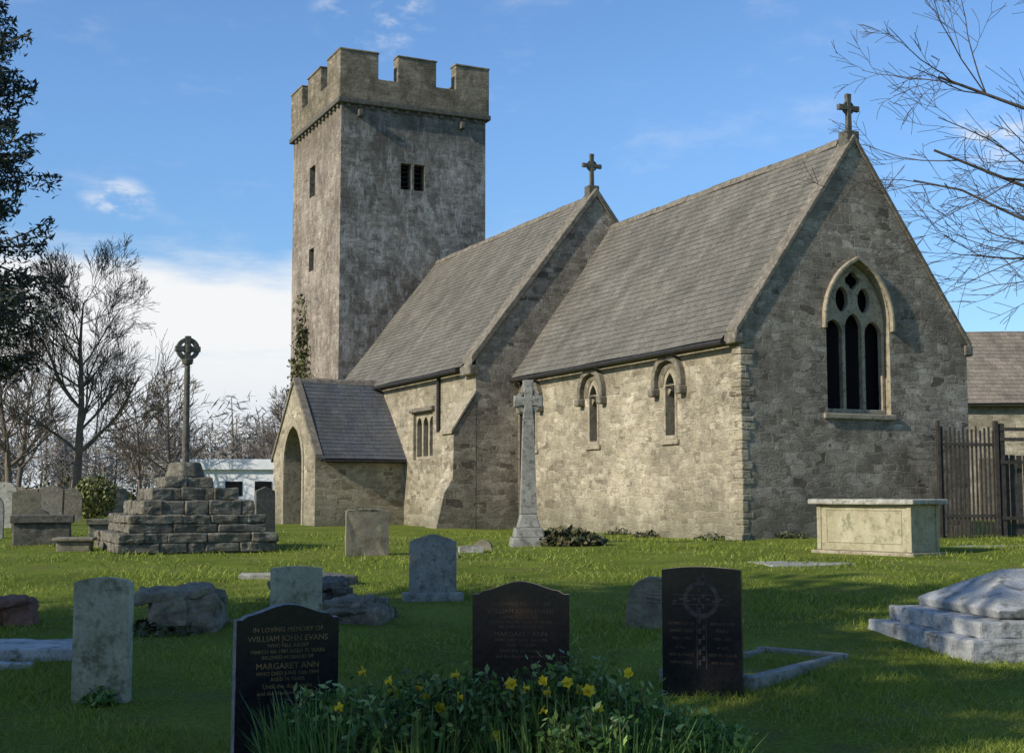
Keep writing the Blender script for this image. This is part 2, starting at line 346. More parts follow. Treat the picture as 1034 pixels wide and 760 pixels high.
for c, in lan:
    fr=pointed(c,1.97,3.0,3.42,.25,6)
    pex('window_frame',fr,[pointed(c,2.05,3.0,3.32,.18,6)],fS(0),-.02,.22,M_dress,ch,bv=.008)
    for sgn in (-1,1):
        pex('cusp',[(c+sgn*.19,2.86),(c+sgn*.09,2.98),(c+sgn*.18,3.07)],[],fS(0),.06,.16,M_dress,ch)
    pex('hood_mould',band(c,3.14,3.58,.46,.12,.1),[],fS(0),-.13,.02,M_dark,ch,bv=.02)
    pex('hood_infill',pointed(c,3.06,3.14,3.57,.45,8),[pointed(c,3.10,3.12,3.44,.255,6)],fS(0),-.015,.02,M_para,ch)
    for sgn in (-1,1): box('label_stop',-.19,.02,c+sgn*.52-.10,c+sgn*.52+.10,2.86,3.038,M_dark,ch,bv=.04)
    box('sill',-.06,.1,c-.33,c+.33,1.86,1.966,M_dress,ch,bv=.02)
    box('glass',.30,.32,c-.25,c+.25,1.95,3.5,M_glass,ch)
ew=pointed(2.78,2.42,4.25,5.45,.78,14)
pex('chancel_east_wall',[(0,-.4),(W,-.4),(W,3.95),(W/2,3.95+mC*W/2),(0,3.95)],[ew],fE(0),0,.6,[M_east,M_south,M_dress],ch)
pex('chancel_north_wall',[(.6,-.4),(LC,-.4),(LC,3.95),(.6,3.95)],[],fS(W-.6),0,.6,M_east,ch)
hs=[]
for k in (-1,0,1): hs.append(pointed(2.78+k*.485,2.52,4.02 if k else 4.12,4.28 if k else 4.42,.205,7))
def loz(cx,z0,z1,hw):
    zm=(z0+z1)/2; return [(cx+hw*math.cos(a)*(1 if abs(math.sin(a))<.7 else .95),zm+(z1-z0)/2*math.sin(a)) for a in [2*math.pi*i/16 for i in range(16)]]
hs+=[loz(2.78-.27,4.44,4.94,.15),loz(2.78+.27,4.44,4.94,.15),foil(2.78,5.08,.18)]
pex('east_window_tracery',pointed(2.78,2.43,4.25,5.43,.765,14),hs,fE(0),.14,.26,M_dress,ch,bv=.012)
pex('east_window_hood',band(2.78,4.25,5.45,.80,.07,.18),[],fE(0),-.09,.02,M_dress,ch,bv=.02)
box('east_window_sill',1.9,3.66,-.05,.2,2.31,2.42,M_dress,ch,bv=.02)
box('east_window_glass',1.9,3.65,.36,.38,2.35,5.6,M_glass,ch)
# rough rubble corner so the arris is not knife sharp
qs=[];z=0.0;i=0
while z<3.6:
    h_=R.uniform(.10,.22); a_=R.uniform(.12,.34); b_=R.uniform(.12,.34)
    qs.append((-.006-R.uniform(0,.014),a_,-.006-R.uniform(0,.014),b_,z,min(z+h_-.008,3.64))); z+=h_; i+=1
boxes('corner_rubble',qs,M_south,ch,bv=.02,jit=.008)
roof('chancel_roof_south',(-.2,.3,4.06-.2*mC),(0,1,0),(1,0,mC),LC-.3,math.hypot(2.98,2.98*mC),M_slate)
roof('chancel_roof_north',(W+.2,.3,4.06-.2*mC),(0,1,0),(-1,0,mC),LC-.3,math.hypot(2.98,2.98*mC),M_slate)
ridge('chancel_ridge',(2.78,.4,4.06+2.78*mC+.03),(0,1,0),LC-.4)
coping('chancel_gable_coping',0,W,3.97,mC,.15,-.04,.34,ov=.12)
for t in (-.16,W-.06): box('kneeler',t,t+.22,-.035,.36,3.68,3.9,M_dark,ch,bv=.03)
def cross(name,parent,loc,h,mat,axis='x',ring=.17,th=.09,base=True):
    g=group(name,loc,0 if axis=='x' else math.pi/2,parent)
    a=th*.5; cz=h*.66
    o=pex('cross_body',[(-a*1.2,0),(a*1.2,0),(a,cz-a),(h*.3,cz-a*1.3),(h*.3,cz+a*1.3),(a,cz+a),(a*1.3,h),(-a*1.3,h),(-a,cz+a),(-h*.3,cz+a*1.3),(-h*.3,cz-a*1.3),(-a,cz-a)],[],lambda u,v,d:(u,d,v),-th*.5,th*.5,mat,g,bv=.01)
    n=28;ro=ring*1.0*h/.75;ri=ro*.72
    pex('ring',[(ro*math.cos(2*math.pi*i/n),cz+ro*math.sin(2*math.pi*i/n)) for i in range(n)],[[(ri*math.cos(2*math.pi*i/n),cz+ri*math.sin(2*math.pi*i/n)) for i in range(n)]],lambda u,v,d:(u,d,v),-th*.33,th*.33,mat,g,bv=.008)
    if base: box('cross_foot',-.16,.16,-.14,.14,-.25,.08,mat,g,bv=.03)
    return g
cross('gable_cross',ch,(2.78,.15,8.02),.85,M_shaft,ring=.12)
def cyl(name,p0,p1,r,mat,parent,sides=8):
    V=[];F=[];tube(V,F,[Vector(p0),Vector(p1)],[r,r],sides); F+= [tuple(range(sides))[::-1],tuple(range(sides,2*sides))]
    return mk(name,V,F,mat,parent)
cyl('chancel_gutter',(-.24,.25,3.72),(-.24,LC-.02,3.72),.055,M_iron,ch)
cyl('chancel_downpipe',(-.06,LC-.25,3.7),(-.06,LC-.25,0),.045,M_iron,ch)
T0=-1.19;T1=5.73;S0=LC;S1=21.1;TM=(T0+T1)/2;mN=1.286
pex('nave_south_wall',[(S0+.6,-.4),(S1,-.4),(S1,4.2),(S0+.6,4.2)],[[(12.72,1.8),(14.2,1.8),(14.2,3.1),(12.72,3.1)]],fS(T0),0,.6,[M_south,M_south,M_dress],ch)
hs=[]
for k in range(3): c=12.72+.26+.48*k; hs.append(pointed(c,1.9,2.75,2.98,.185,5))
pex('nave_window_tracery',[(12.73,1.81),(14.19,1.81),(14.19,3.09),(12.73,3.09)],hs,fS(T0),.08,.22,M_dress,ch,bv=.01)
box('nave_window_glass',T0+.28,T0+.30,12.6,14.3,1.7,3.2,M_glass,ch)
box('nave_window_label',T0-.1,T0+.02,12.58,14.34,3.12,3.24,M_dark,ch,bv=.02)
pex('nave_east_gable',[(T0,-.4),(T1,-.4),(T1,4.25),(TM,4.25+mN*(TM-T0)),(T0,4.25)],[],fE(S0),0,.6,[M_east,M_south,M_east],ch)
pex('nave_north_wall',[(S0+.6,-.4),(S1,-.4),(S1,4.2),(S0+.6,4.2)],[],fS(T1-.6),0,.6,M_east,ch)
sl=math.hypot(TM-T0+.2,(TM-T0+.2)*mN)
roof('nave_roof_south',(T0-.2,S0+.45,4.32-.2*mN),(0,1,0),(1,0,mN),S1-S0-.45,sl,M_slate)
roof('nave_roof_north',(T1+.2,S0+.45,4.32-.2*mN),(0,1,0),(-1,0,mN),S1-S0-.45,sl,M_slate)
ridge('nave_ridge',(TM,S0+.5,4.32+mN*(TM-T0)+.03),(0,1,0),S1-S0-.5)
coping('nave_gable_coping',T0,T1,4.27,mN,.22,S0-.05,S0+.55)
for t in (T0-.2,T1-.08): box('nave_kneeler',t,t+.28,S0-.045,S0+.6,3.84,4.1,M_dark,ch,bv=.04)
cross('nave_gable_cross',ch,(TM,S0+.25,8.96),.95,M_shaft,ring=.12)
cyl('nave_gutter',(T0-.25,S0+.65,4.0),(T0-.25,S1-.02,4.0),.055,M_iron,ch)
cyl('nave_downpipe',(T0-.06,12.2,3.98),(T0-.06,12.2,2.5),.05,M_iron,ch)
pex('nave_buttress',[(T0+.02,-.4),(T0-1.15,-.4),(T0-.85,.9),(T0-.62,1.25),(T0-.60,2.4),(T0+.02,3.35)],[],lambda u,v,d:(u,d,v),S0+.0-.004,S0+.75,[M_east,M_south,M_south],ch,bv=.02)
pex('nave_buttress_cap',[(T0-.66,2.36),(T0-.66,2.44),(T0+.0,3.46),(T0+.0,3.38)],[],lambda u,v,d:(u,d,v),S0-.02,S0+.78,M_dress,ch)
PA=14.91;PB=19.35;PT=-3.8;PM=(PA+PB)/2;mP=.98
pex('porch_south_gable',[(PA,-.4),(PB,-.4),(PB,1.95),(PM,1.95+mP*(PM-PA)),(PA,1.95)],[pointed(PM,-.3,1.7,2.85,.95,10)],fS(PT),0,.5,[M_south,M_south,M_dress],ch)
pex('porch_arch',band(PM,1.7,2.85,.96,.16,1.9),[],fS(PT),-.03,.2,M_dress,ch)
pex('porch_east_wall',[(PT+.5,-.4),(T0,-.4),(T0,1.95),(PT+.5,1.95)],[],fE(PA),0,.4,M_south,ch)
pex('porch_west_wall',[(PT+.5,-.4),(T0,-.4),(T0,1.95),(PT+.5,1.95)],[],fE(PB-.4),0,.4,M_south,ch)
sl=math.hypot(PM-PA+.2,(PM-PA+.2)*mP)
roof('porch_roof_east',(PT+.1,PA-.2,2.02-.2*mP),(1,0,0),(0,1,mP),T0-PT-.1,sl,M_slateP)
roof('porch_roof_west',(PT+.1,PB+.2,2.02-.2*mP),(1,0,0),(0,-1,mP),T0-PT-.1,sl,M_slateP)
ridge('porch_ridge',(PT+.1,PM,2.02+mP*(PM-PA)+.03),(1,0,0),T0-PT-.1)
a=(PA-.14,1.97-.14*mP);c_=(PB+.14,1.97-.14*mP);za=1.97+mP*(PM-PA)
pex('porch_coping',[a,(PM,za),c_,(c_[0],c_[1]+.13),(PM,za+.13),(a[0],a[1]+.13)],[],fS(PT),-.05,.18,M_dark,ch,bv=.015)
pex('porch_inner_door',pointed(PM,0,1.5,2.3,.62,8),[],fS(T0),-.05,-.004,M_wood,ch)
cyl('porch_gutter',(PT+.2,PA-.24,1.77),(T0-.05,PA-.24,1.77),.04,M_iron,ch)
# tower
A=-1.22;B=4.03;TS=S1+.004;TE=26.9;HT=13.95
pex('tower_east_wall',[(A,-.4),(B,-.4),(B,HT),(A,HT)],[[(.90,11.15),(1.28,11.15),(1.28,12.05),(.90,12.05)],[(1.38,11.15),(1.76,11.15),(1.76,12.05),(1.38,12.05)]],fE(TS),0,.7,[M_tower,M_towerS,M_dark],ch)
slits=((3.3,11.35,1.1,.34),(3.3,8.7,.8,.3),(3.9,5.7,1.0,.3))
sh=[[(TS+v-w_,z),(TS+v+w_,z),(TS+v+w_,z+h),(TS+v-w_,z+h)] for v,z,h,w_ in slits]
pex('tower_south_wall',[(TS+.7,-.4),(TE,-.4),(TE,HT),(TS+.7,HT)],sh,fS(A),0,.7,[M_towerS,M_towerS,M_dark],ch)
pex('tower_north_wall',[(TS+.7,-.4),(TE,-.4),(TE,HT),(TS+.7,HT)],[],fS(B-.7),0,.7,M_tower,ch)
pex('tower_west_wall',[(A+.7,-.4),(B-.7,-.4),(B-.7,HT),(A+.7,HT)],[],fE(TE-.7),0,.7,M_tower,ch)
box('belfry_dark',.6,2.1,TS+.4,TS+.42,11,12.3,M_in,ch)
boxes('belfry_louvres',[(.91,1.27,TS+.25,TS+.37,z,z+.03) for z in (11.28,11.45,11.62,11.79,11.94)]+[(1.39,1.75,TS+.25,TS+.37,z,z+.03) for z in (11.28,11.45,11.62,11.79,11.94)],M_iron,ch)
for v,z,h,w_ in slits: box('slit_dark',A+.25,A+.27,TS+v-.45,TS+v+.45,z-.1,z+h+.1,M_in,ch)
boxes('tower_string_course',[(A-.15,B+.15,TS-.15,TS+.2,HT-.08,HT+.1),(A-.15,B+.15,TE-.2,TE+.15,HT-.08,HT+.1),(A-.15,A+.2,TS+.2,TE-.2,HT-.08,HT+.1),(B-.2,B+.15,TS+.2,TE-.2,HT-.08,HT+.1)],M_shaft,ch,bv=.03)
cb=[(A+.15+i*.42,A+.29+i*.42,TS-.09,TS+.02,HT-.2,HT-.082) for i in range(12)]
cb+=[(A-.09,A+.02,TS+.15+i*.42,TS+.29+i*.42,HT-.2,HT-.082) for i in range(13)]
boxes('tower_corbels',cb,M_shaft,ch,bv=.02)
boxes('tower_waterspouts',[(A+.55,A+.73,TS-.2,TS+.05,HT-.5,HT-.25),(B-1.0,B-.82,TS-.2,TS+.05,HT-.5,HT-.25)],M_shaft,ch,bv=.04)
def cren(a0,a1,gaps,zb=HT+.1,zg=HT+.87,zt=HT+1.72):
    P=[(a0,zb),(a1,zb),(a1,zt)]
    for g0,g1 in reversed(gaps): P+= [(g1,zt),(g1,zg),(g0,zg),(g0,zt)]
    return P+[(a0,zt)]
wA,wB=A-.1,B+.1; sA,sB=TS-.1,TE+.1; wt=wB-wA; ws=sB-sA
gE=[(wA+wt*.25,wA+wt*.375),(wA+wt*.635,wA+wt*.765)]; gS=[(sA+ws*.24,sA+ws*.37),(sA+ws*.63,sA+ws*.76)]
pex('parapet_east',cren(wA,wB,gE),[],fE(sA),0,.42,[M_para]*3,ch,bv=.03)
pex('parapet_west',cren(wA,wB,gE),[],fE(sB-.42),0,.42,M_para,ch,bv=.03)
pex('parapet_south',cren(sA+.424,sB-.424,gS),[],fS(wA),0,.42,M_para,ch,bv=.03)
pex('parapet_north',cren(sA+.424,sB-.424,gS),[],fS(wB-.42),0,.42,M_para,ch,bv=.03)
zt=HT+1.722;cp=[]
def segs(a0,a1,g): 
    e=[a0]+[x for q in g for x in q]+[a1]; return [(e[i],e[i+1]) for i in range(0,len(e),2)]
for q in segs(wA,wB,gE):
    cp+= [(q[0]-.02,q[1]+.02,sA-.025,sA+.45,zt,zt+.07),(q[0]-.02,q[1]+.02,sB-.45,sB+.025,zt,zt+.07)]
for q in segs(sA+.46,sB-.46,gS):
    cp+= [(wA-.025,wA+.45,q[0]+.0,q[1]+.02 if q[1]<sB-.6 else q[1]-.005,zt,zt+.068),(wB-.45,wB+.025,q[0],q[1]+.02 if q[1]<sB-.6 else q[1]-.005,zt,zt+.068)]
o=boxes('merlon_caps',cp,M_para,ch,bv=.02,jit=.01)
box('tower_roof',A+.1,B-.1,TS+.1,TE-.1,HT-.1,HT+.25,M_slate,ch)
C=[]
for i in range(3400):
    z=abs(R.gauss(0,2.0))+2.4
    if z>8: continue
    v=TS+4.2+R.gauss(0,.9)*(1.1-.1*z)
    if v>TE: v=TE-R.uniform(0,.4)
    C.append((A-R.uniform(.02,.22),v,z))
iv=leafV(np.array(C),.12,1.2); mk('tower_ivy',iv.tolist(),quadF(len(C)),M_ivy,ch)
# ------------------------------------------------------------ village cross on steps
cx,cy=-5.22,21.4
vc=group('churchyard_cross',(cx,cy,gzf(cx,cy)),TH)
tiers=[(1.20,.30,0),(1.04,.27,.03),(.86,.22,.06),(.66,.19,.05),(.38,.17,.0)]
z=0
for ti,(hwid,hh,off) in enumerate(tiers):
    bl=[];
    rows=2 if hh>.25 else 1
    for rw in range(rows):
        h0=z+hh*rw/rows+ .003;h1=z+hh*(rw+1)/rows-.003
        for side in range(4):
            a=-hwid
            while a<hwid-.05:
                L_=R.uniform(.25,.7); b_=min(a+L_,hwid)
                if hwid-b_<.15: b_=hwid
                d=R.uniform(-.02,.018)
                g=.004
                if side==0: bl.append((a+g,b_-g,-hwid+d,-hwid+.35,h0,h1))
                if side==1: bl.append((a+g,b_-g,hwid-.35,hwid+d,h0,h1))
                if side==2: bl.append((-hwid+d,-hwid+.3,a+g,b_-g,h0+.001,h1-.001))
                if side==3: bl.append((hwid-.3,hwid+d,a+g,b_-g,h0+.001,h1-.001))
                a=b_
    bl=[(b[0]+off,b[1]+off,b[2],b[3],b[4],b[5]) for b in bl]
    o=boxes('step_course',bl,M_step,vc,bv=.02,jit=.010); rough(o,.05,.12,2)
    box('step_core',-hwid+.05+off,hwid-.05+off,-hwid+.05,hwid-.05,z-.3,z+hh-.012,M_step,vc)
    z+=hh
def octo(name,r0,r1,z0,z1,mat,parent,n=8,bv=.01):
    V=[];F=[]
    for r_,zz in ((r0,z0),(r1,z1)):
        for i in range(n): a=2*math.pi*(i+.5)/n; V.append((r_*math.cos(a),r_*math.sin(a),zz))
    F=[(i,(i+1)%n,(i+1)%n+n,i+n) for i in range(n)]+[tuple(range(n))[::-1],tuple(range(n,2*n))]
    o=mk(name,V,F,mat,parent); 
    if bv: bevel(o,bv)
    return o
octo('socket_stone',.33,.25,z,z+.24,M_step,vc,8,.03); z+=.24
octo('shaft',.062,.045,z,z+1.6,M_shaft,vc); z+=1.6
octo('shaft_collar',.08,.10,z-.03,z+.05,M_shaft,vc)
n=28
def ringp(name,cz,ro,ri,th,mat,par,rz=0):
    c=lambda r_:[(r_*math.cos(2*math.pi*i/n),cz+r_*math.sin(2*math.pi*i/n)) for i in range(n)]
    return pex(name,c(ro),[c(ri)],lambda u,v,d:(u,d,v),-th/2,th/2,mat,par,bv=.008)
ringp('head_ring',z+.22,.185,.115,.09,M_shaft,vc)
boxes('head_arms',[(-.2,.2,-.05,.05,z+.175,z+.265),(-.045,.045,-.051,.051,z+.03,z+.43)],M_shaft,vc,bv=.01)
octo('head_boss',.07,.07,z+.16,z+.28,M_shaft,vc)
# ------------------------------------------------------------ tall celtic cross
x,y=.27,22.4
tc=group('celtic_cross_monument',(x,y,gzf(x,y)),TH-.35)
for i,(w_,h0,h1) in enumerate(((.40,-.1,.14),(.32,.14,.30),(.24,.30,.52))):
    octo('plinth',w_*1.1,w_*(1.0 if i<2 else .8),h0,h1,M_grey,tc,4,.02)
pex('shaft',[(-.14,.52),(.14,.52),(.09,2.1),(-.09,2.1)],[],lambda u,v,d:(u,d,v),-.09,.09,M_grey,tc,bv=.02)
pex('head',[(-.09,2.1),(.09,2.1),(.07,2.33),(.24,2.30),(.24,2.50),(.07,2.47),(.09,2.76),(-.09,2.76),(-.07,2.47),(-.24,2.50),(-.24,2.30),(-.07,2.33)],[],lambda u,v,d:(u,d,v),-.08,.08,M_grey,tc,bv=.015)
ringp('ring',2.40,.21,.145,.12,M_grey,tc)
# ------------------------------------------------------------ gravestones
def hs_prof(kind,w,h):
    n=18;P_=[(-w/2,-.15),(w/2,-.15)]
    for i in range(n+1):
        u=1-2*i/n
        if kind=='war': z=h-.05*w*(u*u)*1.6
        elif kind=='round': z=h-w*.5+math.sqrt(max(0,1-u*u))*w*.5
        elif kind=='seg': z=h-.12*w*u*u
        elif kind=='ogee': z=h-.05*w*(1-math.cos(math.pi*min(1,abs(u)*1.15)))-(.02 if abs(u)>.86 else 0)
        elif kind=='peak': z=h-.22*w*abs(u)
        elif kind=='flat': z=h-.04*w*u*u
        else: z=h
        P_.append((u*w/2,z))
    return P_
def gravestone(x,y,w,h,th,kind,mat,rz=0,tilt=0,edge=None,name='gravestone',base=None,lines=None,lcol=None,rgh=0):
    g=group(name,(x,y,gzf(x,y)),rz,rx=tilt)
    z0=0
    if base:
        box('plinth',-w/2-.07,w/2+.07,-th/2-.09,th/2+.09,-.12,base,edge or mat,g,bv=.012); z0=base
    o=pex('slab',[(u,v+z0) for u,v in hs_prof(kind,w,h-z0)],[],lambda u,v,d:(u,d,v),-th/2,th/2,[mat,edge or mat,mat],g,bv=.008)
    if rgh: rough(o,rgh,.1,2)
    if lines:
        z=h-.10*w/.55
        for i,(tx,sz) in enumerate(lines):
            cu=bpy.data.curves.new('inscription','FONT'); cu.body=tx; cu.size=sz; cu.align_x='CENTER'; cu.extrude=.0008; cu.resolution_u=2
            z-=sz*1.15
            t=bpy.data.objects.new('inscription',cu); t.data.materials.append(lcol or M_gold); t.location=(0,-th/2-.001,z); t.rotation_euler=(math.pi/2,0,0); link(t,g)
    return g
LN=[('IN LOVING MEMORY OF',.036),('WILLIAM JOHN EVANS',.044),('WHO FELL ASLEEP',.028),('MARCH 4th 1987 AGED 71 YEARS',.028),('BELOVED HUSBAND OF',.027),('MARGARET ANN',.046),('WHO DIED JUNE 12th 1994',.029),('AGED 76 YEARS',.027),('Until the day breaks',.034),('and the shadows flee away',.031)]
gravestone(-2.74,9.07,.385,.82,.085,'war',M_war,-.12,0)
gravestone(-1.82,11.4,.43,.66,.09,'flat',M_war,.1,0)
gravestone(-1.24,7.43,.57,.83,.08,'ogee',M_blk,.42,.02,edge=M_cut,lines=LN)
M_dgold=mottled('dull_gold',(.045,.028,.016),(.19,.115,.06),None,9,.6,0)
gravestone(.06,8.97,.64,.82,.08,'ogee',M_brg,-.05,0,edge=M_brg,lines=LN,lcol=M_dgold)
ge=gravestone(1.30,9.24,.54,.86,.085,'flat',M_blk,-.28,0,edge=M_blk)
M_etch=mottled('etched_granite',(.03,.024,.02),(.12,.09,.075),None,18,.8,0)
ringp('etched_ring',.64,.125,.095,.004,M_etch,ge).location=(0,-.043,0)
def cr(u0,u1,z0,z1): return (u0,u1,-.0445,-.0425,z0,z1)
kn=[]
for i in range(9):
    zc=.20+i*.07
    kn+= [cr(-.022,-.006,zc,zc+.03),cr(.006,.022,zc+.035,zc+.06),cr(-.022,.022,zc+.03,zc+.036)]
for i in range(-4,5):
    if abs(i)>0: kn+= [cr(i*.045-.015,i*.045+.012,.622+(i%2)*.014,.636+(i%2)*.014)]
kn+=[cr(-.2,.2,.606,.611),cr(-.2,.2,.668,.673),cr(-.034,-.029,.18,.605),cr(.029,.034,.18,.605),cr(-.034,-.029,.674,.81),cr(.029,.034,.674,.81)]
boxes('etched_cross',kn,M_etch,ge)
for i,(tx,sz,u) in enumerate([('IN MEMORY OF',.026,-.14),('DAVID REES',.030,-.14),('1921 - 1990',.026,-.14),('AND HIS WIFE',.026,.14),('MARY',.034,.14),('1925 - 2001',.026,.14)]):
    for q in range(2):
        cu=bpy.data.curves.new('inscription','FONT'); cu.body=tx if q==0 else ('REST IN PEACE' if i%3 else 'AT REST'); cu.size=sz*(1 if q==0 else .85); cu.align_x='CENTER'; cu.extrude=.0008; t=bpy.data.objects.new('inscription',cu); t.data.materials.append(M_dgold); t.location=(u,-.0435,.47-.05*(i%3)-.16*q); t.rotation_euler=(math.pi/2,0,0); link(t,ge)
def kerb(x,y,w,l,rz,mat=M_grey,name='grave_kerb',fill=None):
    g=group(name,(x,y,gzf(x,y)),rz)
    boxes('kerb',[(-w/2,w/2,-l/2,-l/2+.09,-.1,.07),(-w/2,w/2,l/2-.09,l/2,-.1,.07),(-w/2,-w/2+.09,-l/2+.092,l/2-.092,-.1,.065),(w/2-.09,w/2,-l/2+.092,l/2-.092,-.1,.065)],mat,g,bv=.012,jit=.008)
    if fill: box('turf',-w/2+.08,w/2-.08,-l/2+.08,l/2-.08,-.1,.02,fill,g)
    return g
kerb(1.85,10.2,.75,1.7,-.62,M_grey,fill=M_ground)
gravestone(-.84,14.3,.50,.69,.1,'ogee',M_grey,.1,-.03,base=.08)
gravestone(-2.09,19.4,.62,.66,.14,'flat',M_brown,.25,.03,rgh=.04)
gravestone(1.30,12.4,.5,.46,.12,'round',M_brown,-.1,.05,rgh=.03)
gravestone(-.62,20.2,.36,.10,.15,'flat',M_pale,.2,0,rgh=.02)
gravestone(-.45,20.9,.3,.16,.1,'round',M_brown,-.2,0,rgh=.02)
for (px,y,w,h,k,mt,rz) in ((6,34,.6,1.15,'round',M_pale,.1),(27,30,.6,.95,'seg',M_brown,.3),(52,38,.7,1.15,'peak',M_shaft,-.1),(72,44,.7,1.1,'round',M_dark,.2),(-12,26,.6,.9,'round',M_grey,.2),(268,27,.4,1.0,'peak',M_shaft,.5),(40,27,.5,.55,'round',M_shaft,.1)):
    gravestone((px-517)/1355*y,y,w,h,.12,k,mt,rz,R.uniform(-.05,.05))
def slabtomb(name,x,y,L_,W_,H_,rz,mat,top=None,rg=.03):
    g=group(name,(x,y,gzf(x,y)),rz)
    o=box('tomb_base',-L_/2,L_/2,-W_/2,W_/2,-.15,H_*.72,mat,g,bv=.02); rough(o,rg,.2,3)
    o=box('tomb_slab',-L_/2-.05,L_/2+.05,-W_/2-.05,W_/2+.05,H_*.72+.003,H_,top or mat,g,bv=.015); rough(o,rg*.4,.15,3)
    return g
slabtomb('low_tomb',-7.85,22.5,.9,.7,.48,.3,M_shaft)
slabtomb('low_tomb',-7.5,25.5,1.0,.6,.38,.3,M_step)
slabtomb('low_tomb',-6.75,20.8,.5,.5,.2,.2,M_brown)
slabtomb('low_tomb',-8.9,19.5,.9,.5,.18,.2,M_step)
def rubbletomb(x,y,w,d,h,rz,mat,seed,name='ruined_tomb',nb=12):
    rr=random.Random(seed); g=group(name,(x,y,gzf(x,y)),rz)
    bl=[]
    for i in range(nb):
        a=rr.uniform(-w/2,w/2-.15);b_=rr.uniform(-d/2,d/2-.1);zz=rr.uniform(0,h*.55); s=rr.uniform(.15,.3)
        bl.append((a,min(a+s*1.4,w/2),b_,min(b_+s,d/2),zz-.15,zz+s*.5))
    o=boxes('rubble_stones',bl,mat,g,bv=.03,jit=.03); rough(o,.09,.12,3)
    o=box('slab',-w*.45,w*.42,-d*.4,d*.42,h*.62,h*.86,mat,g,bv=.03); o.rotation_euler=(.05,-.06,.08); rough(o,.09,.15,4)
    return g
rubbletomb(-3.02,12.25,.78,.6,.42,.1,M_brown,3)
rubbletomb(-2.05,13.7,.8,.6,.34,.4,M_shaft,4)
rubbletomb(-1.5,12.9,.6,.5,.16,-.2,M_dark,5,nb=8)
rubbletomb(-4.65,12.4,.5,.4,.3,.2,mottled('red_sandstone',(.14,.07,.05),(.26,.14,.10),None,6,.95,.5),6,nb=6)
def ledger(name,x,y,w,l,h,rz,mat,rg=.02):
    g=group(name,(x,y,gzf(x,y)),rz); o=box('slab',-w/2,w/2,-l/2,l/2,-.08,h,mat,g,bv=.015); rough(o,rg,.2,4); return g
ledger('ledger_slab',-4.2,10.9,1.5,.75,.09,.05,M_ledger)
ledger('ledger_slab',-4.3,10.3,1.3,.1,.06,.05,M_ledger)
ledger('ledger_slab',-2.9,16.9,1.0,.4,.04,.1,M_pale)
ledger('ledger_slab',-2.3,16.2,.6,.9,.1,.5,M_shaft)
ledger('ledger_slab',3.9,18.2,1.2,.9,.01,.2,M_pale)
ledger('ledger_slab',-6.9,15.9,1.4,.6,.05,.1,M_step)
ledger('ledger_slab',-1.1,19.3,.6,.35,.06,.3,M_pale)
ledger('path_slab',9.2,22.5,5,.9,.02,.12,M_pale)
x,y=5.56,20.5
ct=group('chest_tomb',(x,y,gzf(x,y)),math.atan2(.78,-.62)+math.pi)
M_ctb=mottled('buff_limestone',(.30,.265,.16),(.43,.385,.255),(.20,.19,.11),4,.9,.4)
ct.scale=(.86,.84,1)
box('plinth',-1.08,1.08,-.5,.5,-.15,.04,M_dress,ct,bv=.015)
box('chest',-.98,.98,-.4,.4,.043,.74,M_ctb,ct,bv=.01)
boxes('pilasters',[(sx*.98-.07 if sx>0 else -1.0,1.0 if sx>0 else -.91,sy*.4-.02 if sy<0 else .33,-.33 if sy<0 else .42,.045,.738) for sx in (-1,1) for sy in (-1,1)],M_ctb,ct,bv=.008)
boxes('panel_mouldings',[(-.8,.8,-.412,-.39,.16,.18),(-.8,.8,-.412,-.39,.65,.67),(-.8,-.78,-.412,-.39,.182,.648),(.78,.8,-.412,-.39,.182,.648),(-.8,.8,.39,.425,.16,.19),(-.8,.8,.39,.425,.64,.67)],M_ctb,ct,bv=.005)
o=box('table_slab',-1.12,1.12,-.53,.53,.742,.82,M_pale,ct,bv=.02); rough(o,.03,.2,3)
lt=group('coped_tomb',(4.87,11.75,gzf(4.87,11.75)),.14)
o=box('lower_plinth',-1.45,1.45,-1.0,1.0,-.15,.11,M_ledger,lt,bv=.02); rough(o,.045,.15,5)
o=box('upper_plinth',-1.30,1.33,-.86,.87,.10,.24,M_ledger,lt,bv=.02); rough(o,.04,.15,5)
V=[(-1.05,-.70,.242),(1.2,-.70,.242),(1.2,.76,.242),(-1.05,.76,.242),(-1.08,-.74,.32),(1.2,-.74,.32),(1.2,.76,.32),(-1.08,.76,.32),(-.55,.2,.60),(.9,.2,.60)]
o=mk('coped_top',V,[(0,3,2,1),(0,1,5,4),(1,2,6,5),(2,3,7,6),(3,0,4,7),(4,5,9,8),(5,6,9),(6,7,8,9),(7,4,8)],M_ledger,lt); bevel(o,.015); rough(o,.02,.2,4)
# ------------------------------------------------------------ fences and buildings
fx0=8.35;fy=26.3
g=group('iron_railings',(fx0,fy,0),.15)
bl=[(i*.09,i*.09+.035,-.012,.012,0,2.15+.05*math.sin(i*2.3)) for i in range(14)]+[(0,1.2,-.03,-.014,.4,.46),(0,1.2,-.03,-.014,1.8,1.86),(0,.06,-.05,.04,0,2.3),(1.2,1.28,-.05,.04,0,2.3)]
boxes('bars',bl,M_fence,g)
g=group('wooden_fence',(fx0+1.3,fy+.22,0),.15)
bl=[]
for i in range(6): bl.append((i*1.1,i*1.1+.1,-.05,.05,0,2.25))
for i in range(42): bl.append((.12+i*.14,.12+i*.14+.11,.055,.075,.05,1.62+R.uniform(-.02,.02)))
for zz in (.35,1.45,1.9,2.1): bl.append((0,6,-.07,-.052,zz,zz+.07))
boxes('fence_boards',bl,M_fence,g)
bb=group('stone_barn',(13,46,0),-.03)
box('walls',0,18,0,7,-.3,4.0,M_south,bb)
roof('roof_front',(-.3,-.35,3.95),(1,0,0),(0,1,.76),18.6,math.hypot(3.85,3.85*.76),M_tile,bb,.25)
